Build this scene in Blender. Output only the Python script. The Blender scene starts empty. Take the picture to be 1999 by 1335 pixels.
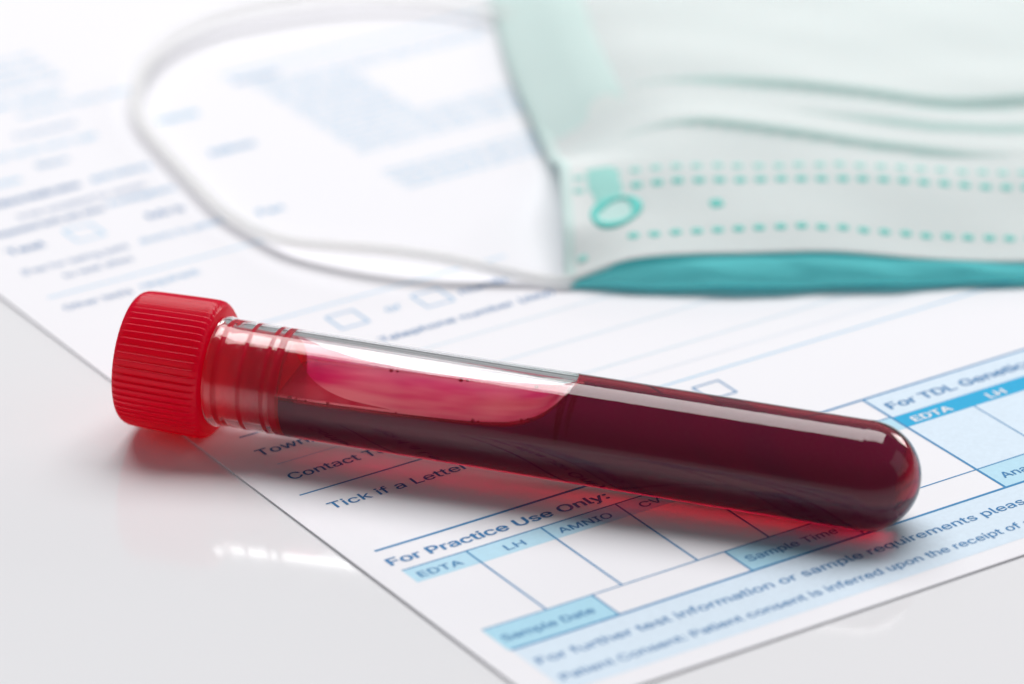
import bpy, bmesh, math, random
import numpy as np
from mathutils import Vector, Matrix
import mathutils.geometry as geo

sc = bpy.context.scene
R = math.radians
MM = 0.001
random.seed(7)

# ------------------------------------------------------------------ camera
PITCH = R(25.83)
DIST = 0.600
cd = bpy.data.cameras.new("camera")
cam = bpy.data.objects.new("camera", cd)
sc.collection.objects.link(cam)
cam.location = (0, -DIST * math.cos(PITCH), DIST * math.sin(PITCH))
cam.rotation_euler = (math.pi / 2 - PITCH, 0, 0)
cd.sensor_width = 36.0
cd.sensor_fit = 'HORIZONTAL'
cd.lens = 162.08
cd.clip_start = 0.01
cd.clip_end = 50
cd.dof.use_dof = True
cd.dof.focus_distance = 0.562
cd.dof.aperture_fstop = 13.0
sc.camera = cam

# ------------------------------------------------------------------ studio light
w = bpy.data.worlds.new("World")
sc.world = w
w.use_nodes = True
bg = w.node_tree.nodes["Background"]
bg.inputs["Color"].default_value = (0.91, 0.94, 1.0, 1)
bg.inputs["Strength"].default_value = 0.10


def area_lamp(name, loc, target, sx, sy, power, col=(1, 1, 1)):
    d = bpy.data.lights.new(name, 'AREA')
    d.shape = 'RECTANGLE'
    d.size, d.size_y, d.energy, d.color = sx, sy, power, col
    o = bpy.data.objects.new(name, d)
    sc.collection.objects.link(o)
    o.location = loc
    v = Vector(target) - Vector(loc)
    o.rotation_euler = v.to_track_quat('-Z', 'Y').to_euler()
    return o


area_lamp("softbox_lamp", (0.03, 0.90, 1.62), (0.0, -0.02, 0.0), 1.95, 1.08, 39.0, (1.0, 0.99, 0.98))
area_lamp("backdrop_lamp", (0.0, 1.75, 0.85), (0.0, 0.0, 0.12), 3.2, 1.3, 3.2, (0.96, 0.98, 1.0))
area_lamp("side_lamp", (0.65, 0.69, 0.28), (0.04, -0.05, 0.0), 0.26, 0.26, 1.5, (1.0, 0.96, 0.92))
area_lamp("fill_lamp", (-0.95, -0.05, 0.50), (0.0, 0.03, 0.0), 0.7, 0.6, 0.55, (0.97, 0.98, 1.0))
area_lamp("fill_lamp", (1.0, -0.10, 0.42), (0.02, 0.03, 0.0), 0.7, 0.6, 0.55, (0.97, 0.98, 1.0))

vs = sc.view_settings
vs.view_transform = 'Standard'
vs.look = 'None'
vs.exposure = 0.14
vs.gamma = 1.0
vs.use_curve_mapping = False
cy = sc.cycles
cy.use_denoising = True
cy.max_bounces = 24
cy.transmission_bounces = 20
cy.glossy_bounces = 10
cy.diffuse_bounces = 6
cy.transparent_max_bounces = 32
cy.caustics_refractive = True
cy.caustics_reflective = True
cy.sample_clamp_indirect = 8.0
cy.blur_glossy = 0.1


# ------------------------------------------------------------------ helpers
def new_mat(name):
    m = bpy.data.materials.new(name)
    m.use_nodes = True
    return m, m.node_tree, m.node_tree.nodes["Principled BSDF"]


def simple(name, col, rough=0.5, spec=0.5, **kw):
    m, nt, b = new_mat(name)
    b.inputs["Base Color"].default_value = (*col, 1)
    b.inputs["Roughness"].default_value = rough
    b.inputs["Specular IOR Level"].default_value = spec
    for k, v in kw.items():
        b.inputs[k.replace("_", " ")].default_value = v
    return m


def node(nt, t, **inp):
    n = nt.nodes.new(t)
    for k, v in inp.items():
        n.inputs[k].default_value = v
    return n


def bump(nt, b, scale, strength, dist, detail=4.0, coord="Object"):
    tc = nt.nodes.new("ShaderNodeTexCoord")
    no = node(nt, "ShaderNodeTexNoise", Scale=scale, Detail=detail)
    bp = node(nt, "ShaderNodeBump", Strength=strength, Distance=dist)
    nt.links.new(tc.outputs[coord], no.inputs["Vector"])
    nt.links.new(no.outputs["Fac"], bp.inputs["Height"])
    nt.links.new(bp.outputs["Normal"], b.inputs["Normal"])
    return no


def obj(name, verts, faces, mat, parent=None, smooth=True, mm=True):
    me = bpy.data.meshes.new(name)
    k = MM if mm else 1.0
    me.from_pydata([(x * k, y * k, z * k) for x, y, z in verts], [], faces)
    me.update()
    if mat is not None:
        for m in (mat if isinstance(mat, (list, tuple)) else [mat]):
            me.materials.append(m)
    if smooth:
        me.shade_smooth()
    o = bpy.data.objects.new(name, me)
    sc.collection.objects.link(o)
    o.parent = parent
    return o


def fix_normals(o):
    bm = bmesh.new()
    bm.from_mesh(o.data)
    bmesh.ops.remove_doubles(bm, verts=bm.verts, dist=1e-7)
    bmesh.ops.recalc_face_normals(bm, faces=bm.faces)
    bm.to_mesh(o.data)
    bm.free()


def empty(name, loc, rot=(0, 0, 0)):
    o = bpy.data.objects.new(name, None)
    sc.collection.objects.link(o)
    o.empty_display_size = 0.01
    o.location = loc
    o.rotation_euler = rot
    return o


def tag(o, label=None, cat=None, kind=None, group=None):
    if label: o["label"] = label
    if cat: o["category"] = cat
    if kind: o["kind"] = kind
    if group: o["group"] = group
    return o


def catmull(pts, n):
    """open Catmull-Rom through pts (tuples), n samples per span"""
    P = [np.array(p, float) for p in pts]
    P = [2 * P[0] - P[1]] + P + [2 * P[-1] - P[-2]]
    out = []
    for i in range(1, len(P) - 2):
        a, b, c, d = P[i - 1], P[i], P[i + 1], P[i + 2]
        for k in range(n):
            t = k / n
            out.append(0.5 * (2 * b + (c - a) * t + (2 * a - 5 * b + 4 * c - d) * t * t + (3 * b - a - 3 * c + d) * t ** 3))
    out.append(P[-2])
    return np.array(out)


def curve_fn(pts):
    c = catmull(pts, 16)
    return lambda x: float(np.interp(x, c[:, 0], c[:, 1]))


def lathe(profile, seg, closed_ends=True, rfun=None):
    """profile: list of (s, r) along local x; returns verts, faces (mm)"""
    V, Fc = [], []
    for (s, r) in profile:
        for k in range(seg):
            t = 2 * math.pi * k / seg
            rr = r if rfun is None else rfun(s, r, t)
            V.append((s, rr * math.cos(t), rr * math.sin(t)))
    n = len(profile)
    for i in range(n - 1):
        for k in range(seg):
            a, b = i * seg + k, i * seg + (k + 1) % seg
            Fc.append((a, b, b + seg, a + seg))
    return V, Fc


def sstep(x, a, b_):
    t = max(0.0, min(1.0, (x - a) / (b_ - a)))
    return t * t * (3 - 2 * t)


# ------------------------------------------------------------------ materials
# glossy white acrylic table
M_table, nt, b = new_mat("glossy_white_table")
b.inputs["Base Color"].default_value = (0.80, 0.80, 0.825, 1)
b.inputs["Roughness"].default_value = 0.035
b.inputs["Specular IOR Level"].default_value = 0.55
tc = nt.nodes.new("ShaderNodeTexCoord")
no = node(nt, "ShaderNodeTexNoise", Scale=14.0, Detail=6.0)
mr = node(nt, "ShaderNodeMapRange")
mr.inputs[3].default_value = 0.07
mr.inputs[4].default_value = 0.12
nt.links.new(tc.outputs["Object"], no.inputs["Vector"])
nt.links.new(no.outputs["Fac"], mr.inputs[0])
nt.links.new(mr.outputs[0], b.inputs["Roughness"])

# paper
M_paper, nt, b = new_mat("office_paper")
b.inputs["Base Color"].default_value = (0.84, 0.835, 0.875, 1)
b.inputs["Roughness"].default_value = 0.75
b.inputs["Specular IOR Level"].default_value = 0.25
bump(nt, b, 2600.0, 0.12, 0.0001)


def ink(name, col):
    """print on paper: slightly uneven coverage"""
    m, nt, b = new_mat(name)
    tc = nt.nodes.new("ShaderNodeTexCoord")
    no = node(nt, "ShaderNodeTexNoise", Scale=1800.0, Detail=3.0)
    mx = nt.nodes.new("ShaderNodeMix")
    mx.data_type = 'RGBA'
    lo = tuple(c * 0.93 for c in col)
    hi = tuple(min(1, c * 1.07 + 0.004) for c in col)
    mx.inputs[6].default_value = (*lo, 1)
    mx.inputs[7].default_value = (*hi, 1)
    nt.links.new(tc.outputs["Object"], no.inputs["Vector"])
    nt.links.new(no.outputs["Fac"], mx.inputs[0])
    nt.links.new(mx.outputs[2], b.inputs["Base Color"])
    b.inputs["Roughness"].default_value = 0.6
    b.inputs["Specular IOR Level"].default_value = 0.3
    return m


M_ink = ink("blue_ink", (0.022, 0.19, 0.44))
M_inkline = ink("blue_rule_ink", (0.032, 0.23, 0.48))
M_inkmid = ink("mid_blue_ink", (0.06, 0.36, 0.66))
M_inkpale = ink("pale_blue_ink", (0.14, 0.53, 0.82))
M_cell = ink("light_blue_tint", (0.46, 0.71, 0.85))
M_cell2 = ink("sky_blue_tint", (0.40, 0.68, 0.83))
M_pale = ink("pale_blue_tint", (0.66, 0.775, 0.885))
M_faint = ink("faint_blue_tint", (0.70, 0.765, 0.88))
M_cyan = ink("cyan_header_tint", (0.0, 0.38, 0.68))
M_white = ink("white_knockout", (0.84, 0.84, 0.87))

# clear plastic
M_clear, nt, b = new_mat("clear_polystyrene")
b.inputs["Base Color"].default_value = (0.985, 0.985, 0.985, 1)
b.inputs["Transmission Weight"].default_value = 1.0
b.inputs["IOR"].default_value = 1.5
b.inputs["Roughness"].default_value = 0.0
bump(nt, b, 320.0, 0.02, 0.0002, 5.0)

# red cap
M_cap, nt, b = new_mat("red_plastic")
b.inputs["Base Color"].default_value = (0.78, 0.0, 0.060, 1)
b.inputs["Roughness"].default_value = 0.24
b.inputs["Specular IOR Level"].default_value = 0.5
bump(nt, b, 1500.0, 0.05, 0.0001)
tl = nt.nodes.new("ShaderNodeBsdfTranslucent")
tl.inputs["Color"].default_value = (0.95, 0.0, 0.08, 1)
mx = nt.nodes.new("ShaderNodeMixShader")
mx.inputs[0].default_value = 0.6
nt.links.new(b.outputs[0], mx.inputs[1])
nt.links.new(tl.outputs[0], mx.inputs[2])
nt.links.new(mx.outputs[0], nt.nodes["Material Output"].inputs["Surface"])


def blood_mat():
    """one liquid: walls pass red light, the free surface adds froth; attribute 'free_surface' tells them apart"""
    m, nt, b = new_mat("blood")
    out = nt.nodes["Material Output"]

    def surface(bs, tint, tl, share_tl, share_diff):
        t1 = nt.nodes.new("ShaderNodeBsdfTransparent")
        t1.inputs["Color"].default_value = tint
        t2 = nt.nodes.new("ShaderNodeBsdfTranslucent")
        t2.inputs["Color"].default_value = tl
        m1 = nt.nodes.new("ShaderNodeMixShader")
        m1.inputs[0].default_value = share_tl
        nt.links.new(t1.outputs[0], m1.inputs[1])
        nt.links.new(t2.outputs[0], m1.inputs[2])
        m2 = nt.nodes.new("ShaderNodeMixShader")
        m2.inputs[0].default_value = share_diff
        nt.links.new(m1.outputs[0], m2.inputs[1])
        nt.links.new(bs.outputs[0], m2.inputs[2])
        return m2

    b.inputs["Base Color"].default_value = (0.10, 0.010, 0.06, 1)
    b.inputs["Roughness"].default_value = 0.6
    b.inputs["Specular IOR Level"].default_value = 0.0
    wall_s = surface(b, (0.97, 0.60, 0.66, 1), (0.92, 0.05, 0.12, 1), 0.05, 0.12)

    c = nt.nodes.new("ShaderNodeBsdfPrincipled")
    c.inputs["Roughness"].default_value = 0.06
    c.inputs["IOR"].default_value = 1.35
    tc = nt.nodes.new("ShaderNodeTexCoord")
    mp = nt.nodes.new("ShaderNodeMapping")
    mp.inputs["Scale"].default_value = (0.35, 1.0, 1.0)
    no = node(nt, "ShaderNodeTexNoise", Scale=210.0, Detail=2.0)
    cr = nt.nodes.new("ShaderNodeValToRGB")
    cr.color_ramp.elements[0].position = 0.38
    cr.color_ramp.elements[0].color = (0.78, 0.0, 0.12, 1)
    cr.color_ramp.elements[1].position = 0.66
    cr.color_ramp.elements[1].color = (0.95, 0.24, 0.28, 1)
    nt.links.new(tc.outputs["Object"], mp.inputs["Vector"])
    nt.links.new(mp.outputs[0], no.inputs["Vector"])
    nt.links.new(no.outputs["Fac"], cr.inputs[0])
    nt.links.new(cr.outputs[0], c.inputs["Base Color"])
    top_s = surface(c, (0.98, 0.60, 0.66, 1), (0.95, 0.05, 0.12, 1), 0.35, 0.45)

    at = nt.nodes.new("ShaderNodeAttribute")
    at.attribute_name = "free_surface"
    mx = nt.nodes.new("ShaderNodeMixShader")
    nt.links.new(at.outputs["Fac"], mx.inputs[0])
    nt.links.new(wall_s.outputs[0], mx.inputs[1])
    nt.links.new(top_s.outputs[0], mx.inputs[2])
    nt.links.new(mx.outputs[0], out.inputs["Surface"])
    va = nt.nodes.new("ShaderNodeVolumeAbsorption")
    va.inputs["Color"].default_value = (0.90, 0.0, 0.60, 1)
    va.inputs["Density"].default_value = 850.0
    nt.links.new(va.outputs[0], out.inputs["Volume"])
    return m


M_blood = blood_mat()

# thin film of blood left on the wall
M_film, nt, b = new_mat("blood_film")
out = nt.nodes["Material Output"]
b.inputs["Base Color"].default_value = (0.62, 0.02, 0.09, 1)
b.inputs["Roughness"].default_value = 0.12
tr = nt.nodes.new("ShaderNodeBsdfTransparent")
tc = nt.nodes.new("ShaderNodeTexCoord")
no = node(nt, "ShaderNodeTexNoise", Scale=170.0, Detail=3.0)
cr = nt.nodes.new("ShaderNodeValToRGB")
cr.color_ramp.elements[0].position = 0.35
cr.color_ramp.elements[0].color = (0.90, 0.06, 0.20, 1)
cr.color_ramp.elements[1].position = 0.68
cr.color_ramp.elements[1].color = (0.95, 0.42, 0.50, 1)
nt.links.new(tc.outputs["Object"], no.inputs["Vector"])
nt.links.new(no.outputs["Fac"], cr.inputs[0])
nt.links.new(cr.outputs[0], tr.inputs["Color"])
mx = nt.nodes.new("ShaderNodeMixShader")
mx.inputs[0].default_value = 0.30
nt.links.new(tr.outputs[0], mx.inputs[1])
nt.links.new(b.outputs[0], mx.inputs[2])
nt.links.new(mx.outputs[0], out.inputs["Surface"])


def fabric(name, col, transl, tcol, fibre=900.0):
    m, nt, b = new_mat(name)
    out = nt.nodes["Material Output"]
    b.inputs["Base Color"].default_value = (*col, 1)
    b.inputs["Roughness"].default_value = 0.85
    b.inputs["Specular IOR Level"].default_value = 0.15
    bump(nt, b, fibre, 0.35, 0.0003, 6.0)
    t = nt.nodes.new("ShaderNodeBsdfTranslucent")
    t.inputs["Color"].default_value = (*tcol, 1)
    mx = nt.nodes.new("ShaderNodeMixShader")
    mx.inputs[0].default_value = transl
    nt.links.new(b.outputs[0], mx.inputs[1])
    nt.links.new(t.outputs[0], mx.inputs[2])
    nt.links.new(mx.outputs[0], out.inputs["Surface"])
    return m


M_maskw = fabric("white_nonwoven", (0.955, 0.955, 0.95), 0.44, (0.94, 0.96, 0.955))
M_teal = fabric("teal_nonwoven", (0.26, 0.94, 0.97), 0.5, (0.38, 0.96, 0.98))
M_mint = fabric("mint_weld", (0.20, 0.68, 0.62), 0.15, (0.3, 0.8, 0.74))
M_mintp = fabric("pale_mint_weld", (0.42, 0.78, 0.73), 0.15, (0.45, 0.85, 0.8))
M_bind = fabric("pale_mint_binding", (0.84, 0.93, 0.915), 0.40, (0.72, 0.94, 0.91))
M_cord = fabric("white_elastic", (0.95, 0.95, 0.945), 0.66, (0.985, 0.985, 0.985), 1800.0)

# ------------------------------------------------------------------ table
table = obj("table_top", [(-1600, -1200, 0), (1600, -1200, 0), (1600, 2200, 0), (-1600, 2200, 0),
                          (-1600, -1200, -20), (1600, -1200, -20), (1600, 2200, -20), (-1600, 2200, -20)],
            [(0, 1, 2, 3), (7, 6, 5, 4), (0, 4, 5, 1), (1, 5, 6, 2), (2, 6, 7, 3), (3, 7, 4, 0)], M_table, smooth=False)
tag(table, "glossy white table top reflecting the red stopper", "table", kind="structure")

# ------------------------------------------------------------------ printed request form
YAW = R(33.62)
PT = 0.22  # paper thickness, mm
form = empty("request_form", (4.61 * MM, -95.73 * MM, 0), (0, 0, YAW))
tag(form, "printed white laboratory request form with blue tables under the tube", "form")

# sheet with a barely wavy bottom/left edge
nu, nv = 42, 60
W_, H_ = 210.0, 297.0


def sheet_z(u, v):
    return 0.04 + 0.12 * (0.5 + 0.5 * math.sin(v * 0.045 + 0.6)) * max(0.0, 1 - u / 12.0) \
        + 0.10 * (0.5 + 0.5 * math.sin(u * 0.05 + 2.0)) * max(0.0, 1 - v / 10.0)


us = sorted(set([0, 1.5, 3, 6, 9, 12] + [W_ * i / nu for i in range(nu + 1)]))
vv = sorted(set([0, 1.5, 3, 5, 7, 10] + [H_ * i / nv for i in range(nv + 1)]))
V, Fc = [], []
for top in (1, 0):
    for v in vv:
        for u in us:
            V.append((u, v, sheet_z(u, v) + PT * top))
nn, mmv = len(us), len(vv)
off = nn * mmv
for j in range(mmv - 1):
    for i in range(nn - 1):
        a = j * nn + i
        Fc.append((a, a + 1, a + 1 + nn, a + nn))
        Fc.append((off + a, off + a + nn, off + a + 1 + nn, off + a + 1))
for i in range(nn - 1):
    Fc.append((i, off + i, off + i + 1, i + 1))
    a = (mmv - 1) * nn + i
    Fc.append((a, a + 1, off + a + 1, off + a))
for j in range(mmv - 1):
    a = j * nn
    Fc.append((a, a + nn, off + a + nn, off + a))
    a = j * nn + nn - 1
    Fc.append((a, off + a, off + a + nn, a + nn))
sheet = obj("sheet", V, Fc, M_paper, form, smooth=False)


def pz(u, v, lift):
    return sheet_z(u, v) + PT + lift


def rect(name, u0, v0, u1, v1, mat, lift=0.012):
    n = max(1, int((u1 - u0) / 3.0))
    m = max(1, int((v1 - v0) / 3.0))
    V, Fc = [], []
    for j in range(m + 1):
        for i in range(n + 1):
            u, v = u0 + (u1 - u0) * i / n, v0 + (v1 - v0) * j / m
            V.append((u, v, pz(u, v, lift)))
    for j in range(m):
        for i in range(n):
            a = j * (n + 1) + i
            Fc.append((a, a + 1, a + n + 2, a + n + 1))
    return obj(name, V, Fc, mat, form, smooth=False)


def hline(u0, u1, v, wd=0.28, mat=None):
    return rect("ruled_line", u0, v - wd / 2, u1, v + wd / 2, mat or M_inkline, 0.024)


def vline(u, v0, v1, wd=0.28, mat=None):
    return rect("ruled_line", u - wd / 2, v0, u + wd / 2, v1, mat or M_inkline, 0.027)


import os
FONT = None
try:
    _fp = os.path.join(bpy.utils.system_resource('DATAFILES'), "fonts", "Inter.woff2")
    FONT = bpy.data.fonts.load(_fp)          # the grotesque that ships with Blender
except Exception:
    FONT = None


def text(s, u, v, cap, mat=None, width=None, bold=0.0, lift=0.036):
    """a printed line; u,v = start of baseline, cap = capital height in mm, width = printed width"""
    c = bpy.data.curves.new("txt", 'FONT')
    c.body = s
    size = 1.0
    c.size = size
    if FONT: c.font = FONT
    c.resolution_u = 4
    t = bpy.data.objects.new("txt", c)
    sc.collection.objects.link(t)
    dg = bpy.context.evaluated_depsgraph_get()
    cu = t.to_curve(dg)
    contours = []
    for sp in cu.splines:
        bp = sp.bezier_points
        ring = []
        for i in range(len(bp)):
            p, q = bp[i], bp[(i + 1) % len(bp)]
            pts = geo.interpolate_bezier(p.co, p.handle_right, q.handle_left, q.co, 6)[:-1]
            straight = (p.co - p.handle_right).length < 1e-5 and (q.co - q.handle_left).length < 1e-5
            ring += [pts[0]] if straight else pts
        if len(ring) > 2:
            contours.append([Vector((v_.x, v_.y)) for v_ in ring])
    t.to_curve_clear()
    bpy.data.objects.remove(t)
    vin, ein = [], []
    for ring in contours:
        o0 = len(vin)
        vin += ring
        ein += [(o0 + i, o0 + (i + 1) % len(ring)) for i in range(len(ring))]
    ov, oe, of = geo.delaunay_2d_cdt(vin, ein, [], 0, 1e-6)[:3]
    P = np.array([(v_.x, v_.y) for v_ in ov])
    T = np.array([f for f in of if len(f) == 3])
    cen = P[T].mean(axis=1)
    A = np.array([vin[i] for i, _ in ein])
    B = np.array([vin[j] for _, j in ein])
    wn = np.zeros(len(cen))
    for (ax, ay), (bx, by) in zip(A, B):                     # non-zero winding keeps overlapping strokes solid
        side = (bx - ax) * (cen[:, 1] - ay) - (cen[:, 0] - ax) * (by - ay)
        wn += ((ay <= cen[:, 1]) & (by > cen[:, 1]) & (side > 0)).astype(float)
        wn -= ((ay > cen[:, 1]) & (by <= cen[:, 1]) & (side < 0)).astype(float)
    T = T[np.abs(wn) > 0.5]
    me = bpy.data.meshes.new("printed_text")
    me.from_pydata([(x, y, 0) for x, y in P], [], [tuple(int(i) for i in f) for f in T])
    me.update()
    bm = bmesh.new()
    bm.from_mesh(me)
    bmesh.ops.delete(bm, geom=[v_ for v_ in bm.verts if not v_.link_faces], context='VERTS')
    bm.normal_update()
    for f in bm.faces:
        if f.normal.z < 0: f.normal_flip()
    bm.to_mesh(me)
    bm.free()
    n = len(me.vertices)
    co = np.empty(n * 3)
    me.vertices.foreach_get("co", co)
    co = co.reshape(-1, 3)
    k = cap / 0.727
    x0, x1 = co[:, 0].min(), co[:, 0].max()
    kx = width / (x1 - x0) if width else k
    X = (co[:, 0] - x0) * kx + u
    Y = co[:, 1] * k + v
    Z = np.array([pz(a, b_, lift) for a, b_ in zip(X, Y)])
    me.vertices.foreach_set("co", (np.stack([X, Y, Z], 1) * MM).ravel())
    me.update()
    if bold >= 0.006:                       # heavier weight: overprinted strokes
        bm = bmesh.new()
        bm.from_mesh(me)
        sh = bold * k * MM * 1.25
        for n_, (dx, dy) in enumerate(((-1, 0.3), (1, 0.3), (0, -0.6), (0, 0.8))):
            g = bmesh.ops.duplicate(bm, geom=bm.faces[:][:len(me.polygons)])
            bmesh.ops.translate(bm, vec=(dx * sh, dy * sh * 0.6, 0.0015 * (n_ + 1) * MM),
                                verts=[e for e in g["geom"] if isinstance(e, bmesh.types.BMVert)])
        bm.to_mesh(me)
        bm.free()
    me.name = "printed_text"
    me.materials.clear()
    me.materials.append(mat or M_ink)
    o = bpy.data.objects.new("printed_text", me)
    sc.collection.objects.link(o)
    o.parent = form
    return o


def box(u0, v0, u1, v1, wd=0.25, mat=None):
    mat = mat or M_inkline
    z = lambda u, v: pz(u, v, 0.03)
    o_ = [(u0, v0), (u1, v0), (u1, v1), (u0, v1)]
    i_ = [(u0 + wd, v0 + wd), (u1 - wd, v0 + wd), (u1 - wd, v1 - wd), (u0 + wd, v1 - wd)]
    V = [(a, b_, z(a, b_)) for a, b_ in o_ + i_]
    Fc = [(k, (k + 1) % 4, 4 + (k + 1) % 4, 4 + k) for k in range(4)]
    return obj("check_box", V, Fc, mat, form, smooth=False)


# tinted cells
rect("tinted_band", 4.0, 3.2, 205, 14.3, M_pale)
rect("tinted_cell", 3.7, 14.6, 19.1, 20.1, M_cell2)
rect("tinted_cell", 38.2, 14.6, 54.8, 20.1, M_cell2)
rect("header_cell", 3.7, 33.9, 76.4, 37.3, M_cell)
rect("tinted_cell", 76.6, 37.3, 205, 43.1, M_pale)
rect("header_cell", 76.6, 34.0, 205, 37.2, M_cyan)
rect("tinted_cell", 76.6, 20.3, 205, 33.9, M_pale)
rect("tinted_cell", 76.6, 14.6, 98.0, 20.1, M_cell)
# table rules
hline(4.0, 205, 14.5, 0.42)
hline(3.7, 205, 20.2, 0.22)
hline(3.7, 76.5, 37.35, 0.24)
hline(3.6, 205, 43.2, 0.42)
for u in (12.7, 23.4, 34.3, 44.8, 55.3, 65.9):
    vline(u, 20.2, 37.35, 0.27)
for u in (87.2, 97.9, 108.6):
    vline(u, 20.2, 34.0, 0.2)
vline(76.5, 14.5, 43.2, 0.36)
vline(19.1, 14.5, 20.2, 0.27)
vline(38.2, 14.5, 20.2, 0.27)
vline(54.8, 14.5, 20.2, 0.27)
# lower table text
text("For Practice Use Only:", 3.4, 39.0, 2.43, width=31.3, bold=0.022)
text("EDTA", 4.8, 34.7, 1.86, width=6.0, bold=0.012)
text("LH", 17.0, 34.7, 1.86, width=2.7, bold=0.012)
text("AMNIO", 24.7, 34.7, 1.86, width=7.6, bold=0.012)
text("CV", 36.6, 34.7, 1.86, width=3.0, bold=0.012)
text("Sample Date", 4.6, 16.5, 1.98, width=12.6, bold=0.010)
text("Sample Time", 39.3, 16.5, 1.98, width=13.2, bold=0.010)
text("For TDL Genetics", 78.0, 39.0, 2.43, width=23.5, bold=0.022)
text("EDTA", 78.4, 34.6, 1.92, M_white, width=6.0, bold=0.02)
text("LH", 90.4, 34.6, 1.92, M_white, width=2.7, bold=0.02)
text("Analysis", 78.0, 16.5, 1.98, width=8.6, bold=0.010)
text("For further test information or sample requirements please call", 5.0, 9.9, 2.15, width=77.8, bold=0.010)
text("Patient Consent: Patient consent is inferred upon the receipt of a sample", 5.2, 5.4, 1.98, width=76.6, bold=0.010)
# rows above the table
hline(3.6, 40, 60.4, 0.28)
hline(40, 150, 60.4, 0.22, M_inkpale)
hline(30, 150, 64.4, 0.15, M_pale)
hline(5.6, 150, 69.0, 0.16, M_cell)
hline(5.4, 8, 77.8, 0.28)
hline(8, 150, 77.8, 0.16, M_cell)
hline(5.4, 150, 86.4, 0.16, M_cell)
text("Town/City", 5.0, 72.0, 2.37, width=13.5, bold=0.010)
text("Contact Telephone", 5.0, 64.4, 2.37, width=24.5, bold=0.010)
text("Tick if a Letter", 5.1, 55.1, 2.37, width=19.8, bold=0.010)
box(60.4, 53.7, 64.7, 58.0, 0.28, M_inkline)
text("Telephone number (day)", 34.8, 91.0, 1.98, width=27.0, bold=0.012)
box(32.4, 97.2, 36.8, 101.6, 0.24, M_inkmid)
text("or", 40.3, 98.4, 2.26, M_inkmid, width=2.4)
box(45.3, 96.6, 49.7, 101.0, 0.24, M_inkmid)
text("number", 51.5, 97.6, 2.26, M_ink, width=10.0, bold=0.012)
hline(24.0, 63.0, 104.6, 0.2, M_inkpale)
# upper part of the form, seen out of focus
text("Other tests", 5.2, 122.2, 2.15, width=10.2, bold=0.004)
text("required:", 17.0, 122.6, 2.15, M_inkmid, width=9.0, bold=0.002)
hline(5.0, 40, 127.0, 0.22, M_inkpale)
text("to test sites", 10.0, 131.2, 2.03, width=10.5, bold=0.004)
text("(Fee for being paid", 5.8, 135.0, 2.03, width=16.0, bold=0.002)
text("directly by patient", 24.0, 135.2, 2.03, M_inkmid, width=13.0, bold=0.004)
text("Test", 7.2, 141.8, 2.37, width=5.6, bold=0.02)
box(16.9, 140.6, 21.4, 145.0, 0.24, M_inkpale)
text("Mrs", 29.0, 141.8, 2.37, width=5.6, bold=0.016)
text("Requested tests and other", 8.0, 147.8, 2.03, width=17.5, bold=0.012)
text("investigations", 26.5, 148.6, 2.03, M_inkmid, width=10.5, bold=0.008)
text("to be completed for sample", 14.0, 151.6, 2.03, M_ink, width=20.0, bold=0.004)
text("Clinical details below", 13.0, 156.8, 2.15, width=13.5, bold=0.02)
text("and history", 28.5, 157.2, 2.15, M_inkmid, width=9.5, bold=0.012)
text("Sex", 24.5, 165.6, 2.15, M_inkmid, width=5.0, bold=0.008)
text("Date", 16.0, 163.0, 2.15, M_inkpale, width=4.5, bold=0.004)
text("of birth and age", 21.0, 171.0, 2.15, M_inkpale, width=16.0, bold=0.004)
text("Forename", 27.0, 176.5, 2.15, M_inkmid, width=9.5, bold=0.004)
text("Surname or family name", 31.0, 183.0, 2.15, M_inkpale, width=18.0, bold=0.004)
text("Patient details", 24.5, 187.6, 2.26, M_inkpale, width=16.0, bold=0.008)
text("Address", 47.0, 155.9, 2.37, M_inkmid, width=7.4, bold=0.016)
text("Postcode", 46.8, 170.0, 2.37, M_inkpale, width=6.4, bold=0.012)
text("Fax", 42.3, 134.4, 2.26, M_inkmid, width=4.0, bold=0.012)
hline(62.8, 125, 180.2, 0.35, M_inkpale)
text("Notes", 63.4, 176.6, 2.26, M_inkmid, width=7.2, bold=0.012)
phrases = ["please tick the tests that are required", "and return this form with the sample",
           "for fasting samples", "random samples taken", "swab and site of swab", "early urine samples"]
for k in range(16):
    v = 174.4 - 1.95 * k
    wd = 40.0 - 0.6 * (k % 4) if k < 2 or k > 10 else 15.5 - 0.7 * (k % 3)
    s_ = phrases[k % 2] if wd > 20 else phrases[2 + k % 4]
    text(s_, 65.0 + 0.3 * (k % 3), v, 1.25, M_inkpale, width=wd, bold=0.004)
for v, wd in ((137.0, 46), (135.0, 45), (133.0, 44), (131.0, 40)):
    text("results should be sent to the address given above", 64.0, v, 1.35, M_inkpale, width=wd, bold=0.004)
for v in (202.8, 199.6, 196.4, 193.2):
    text("laboratory use", 31.0, v, 1.5, M_inkpale, width=12.5, bold=0.006)
text("request form", 46.0, 232.0, 3.62, M_inkpale, width=30.0, bold=0.01)

# ------------------------------------------------------------------ blood tube
RO, RI = 6.70, 5.86
TILT = R(1.43)
tube = empty("blood_tube", (42.08 * MM, -51.02 * MM, 0.30 * MM), (0, -TILT, math.pi - R(17.14)))
tag(tube, "clear plastic tube of dark red blood with ridged red stopper lying on the form", "test tube")


def up(V, z=RO):
    return [(x, y, zz + z) for x, y, zz in V]


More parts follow.
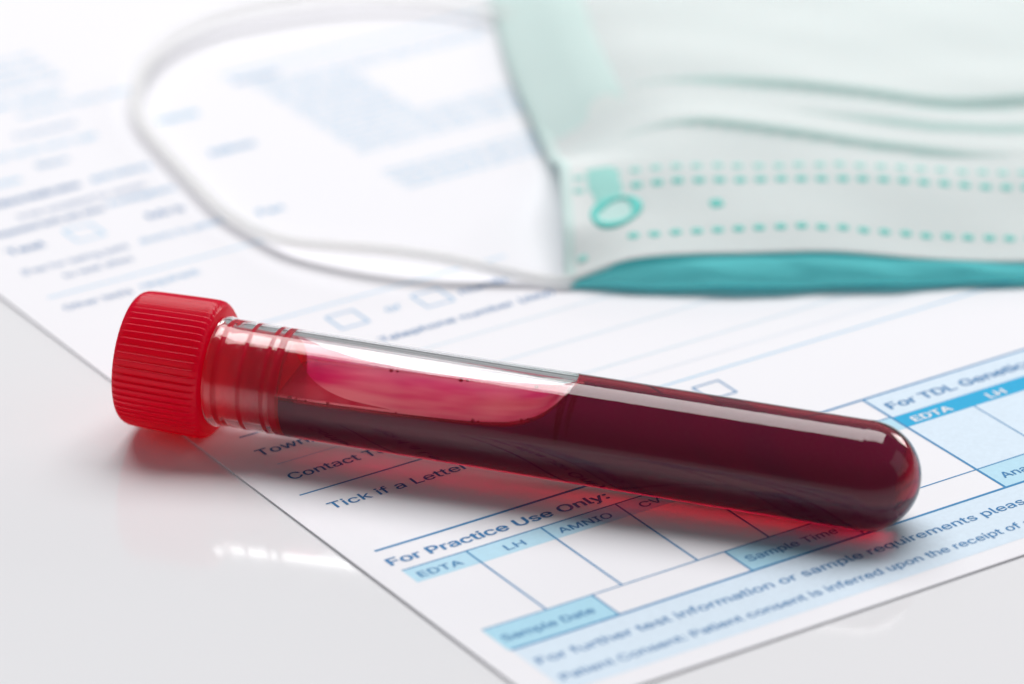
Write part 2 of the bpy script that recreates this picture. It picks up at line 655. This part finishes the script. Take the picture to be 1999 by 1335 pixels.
# wall: outer profile from round end to mouth, back along the inside
prof = []
for k in range(25):
    a = (k / 24) * math.pi / 2
    prof.append((-RO * math.cos(a), RO * math.sin(a) if k else 0.001))
prof[-1] = (-0.0, RO)
prof = prof[:-1] + [(-0.45, RO - 0.013), (-0.3, RO + 0.004), (-0.15, RO + 0.026), (0.0, RO + 0.034), (0.15, RO + 0.026), (0.3, RO + 0.008), (0.5, RO)]
prof += [(s, RO) for s in (2, 8, 20, 36, 50, 62, 72, 79)]
prof += [(80.9, RO), (81.15, RO + 0.12), (81.4, RO + 0.2), (81.9, RO + 0.2), (82.12, RO + 0.12), (82.2, RO - 0.1), (82.2, RI + 0.15), (82.0, RI)]
prof += [(s, RI) for s in (80, 77, 74.5, 72.9)]
V, Fc = lathe(prof, 128)
NRING = len(prof)
# liquid: level of the free surface (local height above the axis) along the tube


def lev(s):
    if s < 36.2: return None
    c = [(36.2, 5.87), (36.5, 5.55), (37.2, 5.0), (38.5, 4.0), (40.2, 3.1), (43, 2.3), (48, 1.7), (56, 1.3), (64, 1.05), (72.6, 0.85), (76, 0.8)]
    P = catmull(c, 8)
    return float(np.interp(s, P[:, 0], P[:, 1]))


# dry inner wall above the liquid (the wetted part has no air gap: plastic meets blood directly)
dry = [36.2 + 0.15 * k for k in range(0, 14)] + [38.5, 39, 39.6, 40.2, 41, 42, 43, 44.5, 46, 48, 50, 53, 56, 60, 64, 68, 70, 71.5, 72.4, 72.9]
base, ND = len(V), 48
for s in dry:
    t0 = math.asin(min(lev(s), 0.9995 * RI) / RI) - 0.004
    for k in range(ND + 1):
        t = t0 + (math.pi - 2 * t0) * k / ND
        V.append((s, RI * math.cos(t), RI * math.sin(t)))
inner_faces = []
for i in range(len(dry) - 1):
    for k in range(ND):
        q = base + i * (ND + 1) + k
        inner_faces.append((q, q + 1, q + ND + 2, q + ND + 1))
wall = obj("tube_wall", up(V), Fc + inner_faces, M_clear, tube)
# outer skin faces out, dry inner wall faces the axis
bm = bmesh.new()
bm.from_mesh(wall.data)
bm.normal_update()
for i, f in enumerate(bm.faces):
    c = f.calc_center_median() / MM
    rad = Vector((max(0.0, -c.x) * -1.0 if c.x < 0 else 0.0, c.y, c.z - RO))
    is_in = (c.x > 0.0 and math.hypot(c.y, c.z - RO) < RI + 0.12)
    want = -rad if is_in else rad
    if c.x > 82.1 and not is_in: want = Vector((1, 0, 0)) if abs(f.normal.x) > 0.7 else want
    if f.normal.dot(want) < 0: f.normal_flip()
bm.to_mesh(wall.data)
bm.free()

RB = RI
NA, NC = 72, 24
st = [-RB * math.cos(k / 20 * math.pi / 2) for k in range(1, 20)] + [0, 2, 6, 12, 20, 28, 33, 35.5, 36.1] + \
     [36.2 + 0.15 * k for k in range(1, 14)] + [38.5, 39, 39.6, 40.2, 41, 42, 43, 44.5, 46, 48, 50, 53, 56, 60, 64, 68, 70, 71.5, 72.4, 72.9]
V, Fc, Mi = [], [], []
for s in st:
    r = RB if s >= 0 else math.sqrt(max(RB * RB - s * s, 1e-6))
    L = lev(s)
    h = min(L, 0.9995 * r) if L is not None else 0.9995 * r
    # meniscus creeping up the wall
    t0 = math.asin(h / r)
    full = L is None or L >= 0.999 * r
    for k in range(NA + 1):
        t = t0 - (math.pi + 2 * t0) * k / NA
        V.append((s, r * math.cos(t), r * math.sin(t)))
    hw = r * math.cos(t0)
    for k in range(1, NC):
        y = -hw + 2 * hw * k / NC
        e = abs(y / hw) if hw > 1e-6 else 0
        dz = -0.35 * (1 - e ** 5) * min(1.0, (0.98 * r - h) / 1.0) if not full else 0.0
        V.append((s, y, h + min(0.0, dz)))
N = NA + NC
for i in range(len(st) - 1):
    for k in range(N):
        a, b_ = i * N + k, i * N + (k + 1) % N
        Fc.append((a, a + N, b_ + N, b_))
        Mi.append(1 if k >= NA else 0)
Fc.append(tuple(range(N)))
Mi.append(0)
last = (len(st) - 1) * N
Fc.append(tuple(last + k for k in reversed(range(N))))
Mi.append(0)
blood = obj("blood", up(V), Fc, M_blood, tube)
fa = blood.data.attributes.new("free_surface", 'FLOAT', 'FACE')
fa.data.foreach_set("value", [float(i) for i in Mi])
bm = bmesh.new(); bm.from_mesh(blood.data)
bmesh.ops.recalc_face_normals(bm, faces=bm.faces)
bm.to_mesh(blood.data); bm.free()
tag(blood, "dark maroon blood filling the round end of the tube")


# added dark layer on the near wall to darken the blood, soft ragged edge
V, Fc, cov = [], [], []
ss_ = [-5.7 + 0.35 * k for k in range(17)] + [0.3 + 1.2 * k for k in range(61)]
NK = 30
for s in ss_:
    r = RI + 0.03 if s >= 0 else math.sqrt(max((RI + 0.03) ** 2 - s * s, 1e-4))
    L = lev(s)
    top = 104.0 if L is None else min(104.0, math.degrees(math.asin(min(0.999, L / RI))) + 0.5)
    lo = -68.0  # stops short of the underside so red light still reaches the shadow
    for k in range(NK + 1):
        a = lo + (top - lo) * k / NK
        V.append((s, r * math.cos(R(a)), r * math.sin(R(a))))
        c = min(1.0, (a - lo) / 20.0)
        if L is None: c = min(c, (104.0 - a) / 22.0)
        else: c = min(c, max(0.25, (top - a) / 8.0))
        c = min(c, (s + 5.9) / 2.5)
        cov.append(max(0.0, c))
for i in range(len(ss_) - 1):
    for k in range(NK):
        q = i * (NK + 1) + k
        Fc.append((q, q + 1, q + NK + 2, q + NK + 1))
M_dark_layer, nt, b = new_mat("added_dark_layer")
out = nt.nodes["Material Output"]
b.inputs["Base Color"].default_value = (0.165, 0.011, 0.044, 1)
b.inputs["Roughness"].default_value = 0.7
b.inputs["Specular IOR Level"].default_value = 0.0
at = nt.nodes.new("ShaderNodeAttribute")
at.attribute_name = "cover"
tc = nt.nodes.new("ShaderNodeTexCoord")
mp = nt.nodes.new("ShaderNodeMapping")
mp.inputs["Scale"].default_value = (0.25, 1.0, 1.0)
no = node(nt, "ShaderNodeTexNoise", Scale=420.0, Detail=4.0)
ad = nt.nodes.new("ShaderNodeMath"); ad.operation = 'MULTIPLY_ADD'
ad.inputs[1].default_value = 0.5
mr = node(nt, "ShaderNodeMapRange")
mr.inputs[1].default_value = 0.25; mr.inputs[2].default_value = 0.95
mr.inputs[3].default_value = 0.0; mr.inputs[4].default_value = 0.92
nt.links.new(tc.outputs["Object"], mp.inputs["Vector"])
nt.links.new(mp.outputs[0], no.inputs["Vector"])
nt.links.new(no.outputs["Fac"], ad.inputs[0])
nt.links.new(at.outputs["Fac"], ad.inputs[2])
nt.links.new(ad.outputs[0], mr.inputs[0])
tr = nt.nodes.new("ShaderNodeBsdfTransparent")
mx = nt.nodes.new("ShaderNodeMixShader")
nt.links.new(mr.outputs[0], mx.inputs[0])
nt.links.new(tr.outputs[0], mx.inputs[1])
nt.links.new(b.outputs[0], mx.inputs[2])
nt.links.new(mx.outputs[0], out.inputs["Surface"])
dark_layer = obj("added_dark_layer", up(V), Fc, M_dark_layer, tube)
ca = dark_layer.data.attributes.new("cover", 'FLOAT', 'POINT')
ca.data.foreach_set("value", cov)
tag(dark_layer, "added dark layer on the near tube wall, darkening the blood")


def film(s_pts, lo_pts, hi_pts, n=60, m=10, rr=RI - 0.04):
    """thin smear on the inner wall between two angle curves (degrees; 0 front, 90 top, 180 back)"""
    lo, hi = curve_fn(lo_pts), curve_fn(hi_pts)
    V, Fc = [], []
    for i in range(n + 1):
        s = s_pts[0] + (s_pts[1] - s_pts[0]) * i / n
        a, b_ = R(lo(s)), R(hi(s))
        for k in range(m + 1):
            t = a + (b_ - a) * k / m
            V.append((s, rr * math.cos(t), rr * math.sin(t)))
    for i in range(n):
        for k in range(m):
            q = i * (m + 1) + k
            Fc.append((q, q + 1, q + m + 2, q + m + 1))
    return obj("blood_film", up(V), Fc, M_film, tube)


# back wall, rising next to the stopper
film((37.0, 72.6),
     [(37, 126), (40, 145), (48, 158), (56, 163), (61, 162), (66, 157), (69, 148), (71, 136), (72.6, 110)],
     [(37, 128), (40, 150), (48, 164), (56, 168), (64, 170), (70, 172), (72.6, 173)])
# streak along the top
film((38.5, 52.0), [(38.5, 104), (42, 100), (47, 104), (52, 113)], [(38.5, 118), (42, 124), (47, 121), (52, 114)])
# front wall just over the liquid
film((58.0, 72.6), [(58, 15), (64, 13), (68, 12), (72.6, 11)], [(58, 15.5), (64, 20), (68, 34), (71, 62), (72.6, 92)])

# tiny bubbles along the rim of the liquid
M_bub = simple("bubble_skin", (0.75, 0.05, 0.12), 0.05, 0.6, Transmission_Weight=0.6, IOR=1.2)
for (sb, side, rb) in ((70.9, 1, 0.30), (70.1, 1, 0.20), (68.8, 1, 0.16), (66.0, 1, 0.22), (61.5, -1, 0.25), (60.7, -1, 0.18), (57.2, 1, 0.14),
                       (52.4, -1, 0.30), (51.6, -1, 0.2), (47.5, 1, 0.24), (46.8, 1, 0.15), (42.6, -1, 0.28), (41.5, 1, 0.2), (40.7, 1, 0.13)):
    bmb = bmesh.new()
    bmesh.ops.create_uvsphere(bmb, u_segments=12, v_segments=8, radius=rb * MM)
    mb = bpy.data.meshes.new("air_bubble")
    bmb.to_mesh(mb)
    bmb.free()
    mb.materials.append(M_bub)
    mb.shade_smooth()
    ob = bpy.data.objects.new("air_bubble", mb)
    sc.collection.objects.link(ob)
    ob.parent = tube
    L = lev(sb)
    yy = side * (math.sqrt(RI * RI - L * L) - 1.05 * rb)
    ob.location = (sb * MM, yy * MM, (RO + L - 0.02) * MM)

# stopper: ridged head, hollow plug with sealing rings
RC = 8.72
NR = 57
seg = NR * 16


def rib(s, r, t):
    if r < 8.0: return r
    ph = (t * NR / (2 * math.pi)) % 1.0
    h = ph / 0.76 if ph < 0.76 else 1 - sstep(ph, 0.76, 1.0)      # saw-tooth grip: slow rise, short step
    d = 0.27 * h * (0.92 + 0.08 * math.sin(7.3 * int(t * NR / (2 * math.pi))))
    edge = 1.0
    if s < 83.4: edge = max(0.0, min(1.0, (s - 82.5) / 0.6))
    return r - 0.24 + d * edge if s > 82.3 else r


prof = [(82.25, 5.5), (82.25, 7.9), (82.35, 8.25), (82.6, 8.52), (82.95, 8.62), (83.4, 8.68), (84.5, 8.70), (86, 8.67), (88.5, 8.62), (91, 8.55), (92.1, 8.50),
        (92.7, 8.44), (93.1, 8.28), (93.4, 7.99), (93.5, 7.6), (93.5, 0.001)]
V, Fc = lathe(prof, seg, rfun=rib)
stopper = obj("stopper", up(V), Fc, M_cap, tube)
fix_normals(stopper)
tag(stopper, "ridged red plastic stopper head")
pp = [(82.24, 5.72)]
for c0, wd in ((80.9, 0.35), (77.6, 0.22), (74.6, 0.22)):
    pp += [(c0 + wd + 0.25, 5.74), (c0 + wd, 5.90), (c0 - wd, 5.90), (c0 - wd - 0.25, 5.74)]
pp += [(73.9, 5.74), (73.6, 5.90), (72.8, 5.90), (72.5, 5.6), (72.5, 4.9), (73.2, 4.6), (78, 4.4), (78.2, 0.001)]
V, Fc = lathe(pp, 96)
plug = obj("plug", up(V), Fc, M_cap, stopper)
fix_normals(plug)

# ------------------------------------------------------------------ face mask
mask = empty("face_mask", (7.6 * MM, 15.7 * MM, 0.30 * MM), (0, 0, R(2.4)))
tag(mask, "pale surgical face mask with teal underside and white ear loop behind the tube", "face mask")
MW, MD = 175.0, 108.0
hfront = curve_fn([(0, 1.2), (3, 2.4), (7, 3.8), (12, 4.5), (20, 5.0), (32, 5.0), (42, 4.3), (52, 3.6), (64, 2.8), (85, 2.2), (120, 2.4), (160, 2.0), (175, 0.9)])
rise = curve_fn([(0, 0), (3, 0.5), (7, 1.2), (11, 1.9), (16, 2.9), (20, 3.6), (30, 4.4), (45, 5.2), (60, 5.6), (80, 5.0), (95, 3.6), (108, 1.8)])
ledge = curve_fn([(0, 0), (15, 0.3), (33, 0.3), (50, -1.6), (70, -4.0), (90, -5.4), (108, -6.2)])
pl1 = curve_fn([(0, 48), (16, 49), (32, 45), (48, 40.5), (55, 40), (66, 42), (100, 47), (140, 45), (175, 50)])
pl2 = curve_fn([(0, 33), (8, 34), (18, 32.5), (30, 29), (45, 26), (60, 25.5), (100, 29), (175, 31)])
pl3 = curve_fn([(0, 40), (20, 40), (36, 36), (50, 33), (60, 33.5), (100, 37), (175, 39)])


def pleat(q, q0, amp, wd, fall):
    d = q - q0
    return amp * sstep(d, -wd, wd) * (1 - sstep(d, wd, fall))


def mask_z(p, q):
    g = 0.62 + 0.38 * sstep(p, 0, 16) * (1 - 0.8 * sstep(p, 150, 175))
    hf = hfront(p)
    hb = max(hf, 4.6 - 3.4 * sstep(q, 22, 44)) if p < 24 else hf
    hf = hf + (hb - hf) * sstep(q, 0.5, 9.0)
    z = hf * (1 - 0.25 * sstep(q, 25, 80)) + rise(q) * g
    m = sstep(p, 9, 38)
    m2 = sstep(p, 6, 22) * (1 - 0.75 * sstep(p, 48, 66))
    m3 = sstep(p, 26, 50)
    z += pleat(q, pl1(p), 1.15 * m, 0.9, 20)
    z += pleat(q, pl2(p), 0.85 * m2, 0.8, 9)
    z += pleat(q, pl3(p), 0.7 * m3, 1.2, 8)
    # soft crumpling
    z += 0.22 * math.sin(p * 0.21 + q * 0.11) * math.sin(q * 0.17 + 1.3) * g
    z += 0.18 * math.sin(p * 0.09 - q * 0.23 + 0.6) * g
    # lifted left edge near the back
    z += 0.5 * math.exp(-((q - 46) / 20) ** 2) * math.exp(-p / 10)
    z *= 1 - 0.62 * math.exp(-p / 7.0) * sstep(q, 23, 42)      # the side lies low towards the back
    return max(0.5, z)


def mask_pt(p, q, dz=0.0):
    k = 1 - sstep(p, 0, 60)
    return (p + ledge(q) * k, q, mask_z(p, q) + dz)


ps = [0, 0.4] + [1.2 * k for k in range(1, 62)] + [75 + 2.5 * k for k in range(0, 41)]
qs = [0, 0.3] + [0.8 * k for k in range(1, 86)] + [70 + 2.0 * k for k in range(0, 20)]
V = [mask_pt(p, q) for q in qs for p in ps]
n1 = len(ps)
Fc = [(j * n1 + i, j * n1 + i + 1, (j + 1) * n1 + i + 1, (j + 1) * n1 + i) for j in range(len(qs) - 1) for i in range(n1 - 1)]
inner = obj("inner_layer", V, Fc, M_maskw, mask)
tag(inner, "white pleated inner layer of the mask")
sm = inner.modifiers.new("thickness", 'SOLIDIFY')
sm.thickness = 0.00035
sm.offset = -1

# teal outer layer: curls round under the raised front edge
cs = [(0.10, 0.93), (-0.8, 0.86), (-1.7, 0.66), (-2.2, 0.42), (-2.0, 0.19), (-1.0, 0.05), (1.4, 0.02)]
V = []
rows = 0
ps2 = [0.3 + 1.2 * k for k in range(0, 61)] + [75 + 2.5 * k for k in range(0, 41)]
for p in ps2:
    h = hfront(p)
    e = 0.35 + 0.65 * sstep(p, 0, 16)
    col = []
    for (dq, f) in cs:
        rip = 0.55 * math.sin(2 * math.pi * (p * 0.055 + f * 0.9)) + 0.22 * math.sin(2 * math.pi * (p * 0.14 + f * 1.3) + 1)
        rip *= e * (1 - abs(2 * f - 1)) * 1.3
        col.append((p, dq * e * min(1.5, h / 3.6) + rip, 0.12 + (h - 0.45) * f))
    for q in (4, 8, 14, 20, 30, 45, 60, 80, 95, MD - 0.4):
        zt = mask_z(p, q)
        col.append((p + ledge(q) * (1 - sstep(p, 0, 60)) + 2.2 * (1 - p / MW) * sstep(q, 3, 14), q, 0.15 + (zt - 0.9) * 0.35 * sstep(q, 2, 60) * 0.6 + 0.0))
    rows = len(col)
    V += col
Fc = [(i * rows + k, (i + 1) * rows + k, (i + 1) * rows + k + 1, i * rows + k + 1) for i in range(len(ps2) - 1) for k in range(rows - 1)]
outer = obj("outer_layer", V, Fc, M_teal, mask)
tag(outer, "teal outer layer showing under the raised front edge")
ss = outer.modifiers.new("smooth", 'SUBSURF')
ss.levels = 1
ss.render_levels = 1

# side binding along the left edge
V, Fc = [], []
bw = [(-0.5, -0.5), (-0.7, 0.0), (-0.4, 0.35), (1.0, 0.30), (6.0, 0.28), (11.0, 0.24), (11.3, 0.02)]
bq = [44 + 1.5 * k for k in range(0, 44)]
for q in bq:
    for dp, dz in bw:
        x, y, z = mask_pt(max(0, dp), min(q, MD))
        V.append((x + min(0, dp), y, z - 0.03 + dz * (0.05 + 0.95 * sstep(q, 44, 54)) + (0.05 * math.sin(q * 2.2) * math.sin(dp * 2.0) if dp > 0.5 else 0)))
m1 = len(bw)
Fc = [(j * m1 + i, j * m1 + i + 1, (j + 1) * m1 + i + 1, (j + 1) * m1 + i) for j in range(len(bq) - 1) for i in range(m1 - 1)]
binding = obj("side_binding", V, Fc, M_bind, mask)
tag(binding, "pale mint welded strip along the side of the mask")
# narrow welded side edge
V, Fc = [], []
for q in [0.4 + 1.2 * k for k in range(0, 89)]:
    for dp, dz in ((-0.45, -0.45), (-0.65, 0.0), (-0.3, 0.22), (0.7, 0.16), (0.9, 0.0)):
        x, y, z = mask_pt(max(0, dp), min(q, MD))
        V.append((x + min(0, dp), y, max(0.15, z + dz)))
Fc = [(j * 5 + i, j * 5 + i + 1, (j + 1) * 5 + i + 1, (j + 1) * 5 + i) for j in range(88) for i in range(4)]
obj("welded_edge", V, Fc, M_bind, mask)

# folded edges of the pleats, where the teal layer shows through the cloth
M_fold = fabric("mint_fold", (0.80, 0.94, 0.91), 0.45, (0.80, 0.96, 0.94))
for fn, p0, p1, wd in ((pl1, 13, 172, 1.3), (pl2, 9, 62, 1.1), (pl3, 34, 172, 0.9)):
    V, Fc = [], []
    n = int((p1 - p0) / 1.2)
    for i in range(n + 1):
        p = p0 + (p1 - p0) * i / n
        tw = wd * (0.12 + 0.88 * sstep(p, p0, p0 + 16)) * (1 - 0.85 * sstep(p, p1 - 16, p1))
        for k in range(7):
            f = -1 + k / 3.0
            V.append(mask_pt(p, fn(p) + tw * f, 0.07 - 0.09 * f ** 4))
    Fc = [(i * 7 + k, (i + 1) * 7 + k, (i + 1) * 7 + k + 1, i * 7 + k + 1) for i in range(n) for k in range(6)]
    obj("pleat_fold", V, Fc, M_fold, mask)

# weld dots: shared low pillow mesh, set on the surface
def pillow(name, rx, ry, hh, mat):
    V, Fc = [(0, 0, hh)], []
    for ring, (f, zz) in enumerate(((0.55, hh * 0.95), (0.85, hh * 0.6), (1.0, -0.05))):
        for k in range(12):
            a = 2 * math.pi * k / 12
            ca, sa = math.cos(a), math.sin(a)
            q = (abs(ca) ** 4 + abs(sa) ** 4) ** -0.25      # rounded square
            V.append((rx * f * ca * q, ry * f * sa * q, zz))
    for k in range(12):
        Fc.append((0, 1 + k, 1 + (k + 1) % 12))
        for r_ in range(2):
            a, b_ = 1 + r_ * 12 + k, 1 + r_ * 12 + (k + 1) % 12
            Fc.append((a, a + 12, b_ + 12, b_))
    me = bpy.data.meshes.new(name)
    me.from_pydata([(x * MM, y * MM, z * MM) for x, y, z in V], [], Fc)
    me.materials.append(mat)
    me.shade_smooth()
    return me


dot_me = pillow("weld_dot", 0.80, 0.70, 0.10, M_mint)
dot_me2 = pillow("weld_dot_pale", 0.75, 0.70, 0.10, M_mintp)


def on_mask(name, me, p, q, rz=0.0, lift=0.02):
    o = bpy.data.objects.new(name, me)
    sc.collection.objects.link(o)
    o.parent = mask
    c = Vector(mask_pt(p, q))
    du = (Vector(mask_pt(p + 0.3, q)) - Vector(mask_pt(max(0, p - 0.3), q))).normalized()
    dv = (Vector(mask_pt(p, q + 0.3)) - Vector(mask_pt(p, max(0, q - 0.3)))).normalized()
    nrm = du.cross(dv).normalized()
    M = Matrix((du, nrm.cross(du), nrm)).transposed()
    o.matrix_local = Matrix.Translation((c + nrm * lift) * MM) @ M.to_4x4() @ Matrix.Rotation(rz, 4, 'Z')
    return o


for k in range(26):
    for q, p0, me in ((5.2, 11.6 - 2.82, dot_me), (17.0, 9.8, dot_me), (20.6, 9.8, dot_me2)):
        p = p0 + 2.82 * k
        if p < 84:
            o = on_mask("weld_dot", me, p + random.uniform(-0.08, 0.08), q + random.uniform(-0.12, 0.12), random.uniform(-0.2, 0.2))
for p, q in ((1.9, 17.2), (2.0, 20.4), (1.9, 3.0), (4.4, 21.0), (6.9, 20.8)):
    on_mask("weld_dot", dot_me2, p, q)
on_mask("weld_mark", pillow("weld_mark", 0.95, 1.05, 0.12, M_mint), 20.3, 11.4, 0.2)

# oval weld of the ear loop and the flattened cord above it
V, Fc = [], []
NS, NT = 48, 8
for i in range(NS):
    a = 2 * math.pi * i / NS
    for k in range(NT):
        t = 2 * math.pi * k / NT
        rr = 0.62 + 0.2 * math.sin(3 * a + 1)
        p = 6.6 + (2.95 + rr * math.cos(t)) * math.cos(a)
        q = 11.2 + (3.15 + rr * math.cos(t)) * math.sin(a) + 0.9 * math.cos(a)
        V.append(mask_pt(p, q, 0.05 + 0.30 * math.sin(t)))
Fc = [(i * NT + k, ((i + 1) % NS) * NT + k, ((i + 1) % NS) * NT + (k + 1) % NT, i * NT + (k + 1) % NT) for i in range(NS) for k in range(NT)]
obj("loop_weld", V, Fc, fabric("bright_mint_weld", (0.22, 0.80, 0.74), 0.2, (0.3, 0.85, 0.8)), mask)
V, Fc = [(mask_pt(6.6, 11.2, 0.12))], []
for rr in (0.5, 1.0):
    for i in range(24):
        a = 2 * math.pi * i / 24
        V.append(mask_pt(6.6 + 2.7 * rr * math.cos(a), 11.2 + 2.9 * rr * math.sin(a) + 0.8 * math.cos(a), 0.06))
Fc = [(0, 1 + i, 1 + (i + 1) % 24) for i in range(24)] + [(1 + i, 25 + i, 25 + (i + 1) % 24, 1 + (i + 1) % 24) for i in range(24)]
obj("weld_centre", V, Fc, fabric("weld_film", (0.66, 0.88, 0.85), 0.2, (0.5, 0.9, 0.86)), mask)
V, Fc = [], []
for j in range(13):
    q = 14.0 + 8.2 * j / 12
    pc = 5.9 - 0.12 * (q - 14.0)
    hw = 2.3 - 0.5 * abs(j - 6) / 6 + 0.2 * math.sin(j * 1.7)
    for i in range(9):
        f = -1 + 2 * i / 8
        V.append(mask_pt(pc + hw * f, q, 0.02 + 0.22 * (1 - f ** 4)))
Fc = [(j * 9 + i, j * 9 + i + 1, (j + 1) * 9 + i + 1, (j + 1) * 9 + i) for j in range(12) for i in range(8)]
obj("loop_end", V, Fc, M_mintp, mask)

# ear loop (world mm, turned into the mask's frame)
path = [(15.5, 25.5, 2.4), (11.5, 19.0, 1.7), (7.5, 16.2, 1.2), (2.8, 17.0, 1.25), (-2.7, 17.8, 2.2), (-9.5, 18.6, 3.5), (-17.1, 20.4, 3.8), (-24.0, 23.0, 3.2), (-30.4, 26.5, 2.3),
        (-35.6, 32.3, 1.6), (-40.1, 38.9, 1.5), (-45.1, 49.7, 1.5), (-50.2, 61.4, 1.5), (-53.3, 69.5, 1.6), (-54.6, 78.3, 2.0), (-54.0, 87.8, 2.5),
        (-51.1, 97.3, 2.5), (-44.7, 106.3, 2.5), (-35.7, 111.8, 2.5), (-23.4, 116.0, 2.5), (-11.7, 115.1, 2.0), (-3.1, 110.7, 2.0), (2.0, 107.4, 1.7), (8.0, 104.0, 1.5)]
C = catmull(path, 10)
Mi = Matrix.Translation(Vector((7.6, 15.7, 0.30))) @ Matrix.Rotation(R(2.4), 4, 'Z')
Mi = Mi.inverted()
V, Fc = [], []
NT = 16
prevn = None
for i in range(len(C)):
    t = C[min(i + 1, len(C) - 1)] - C[max(i - 1, 0)]
    t = t / np.linalg.norm(t)
    n_ = np.cross(t, (0, 0, 1)); n_ /= np.linalg.norm(n_)
    b_ = np.cross(n_, t)
    for k in range(NT):
        a = 2 * math.pi * k / NT
        rr = 0.88 + 0.03 * math.sin(i * 2.1 + 3 * a)
        q = C[i] + n_ * rr * math.cos(a) * 1.12 + b_ * rr * math.sin(a) * 0.92
        q[2] = max(q[2], 0.32)
        V.append(tuple(Mi @ Vector(q)))
for i in range(len(C) - 1):
    for k in range(NT):
        a, c_ = i * NT + k, i * NT + (k + 1) % NT
        Fc.append((a, c_, c_ + NT, a + NT))
Fc.append(tuple(range(NT)))
Fc.append(tuple((len(C) - 1) * NT + k for k in reversed(range(NT))))
loop = obj("ear_loop", V, Fc, M_cord, mask)
fix_normals(loop)
tag(loop, "white elastic ear loop curving over the form")
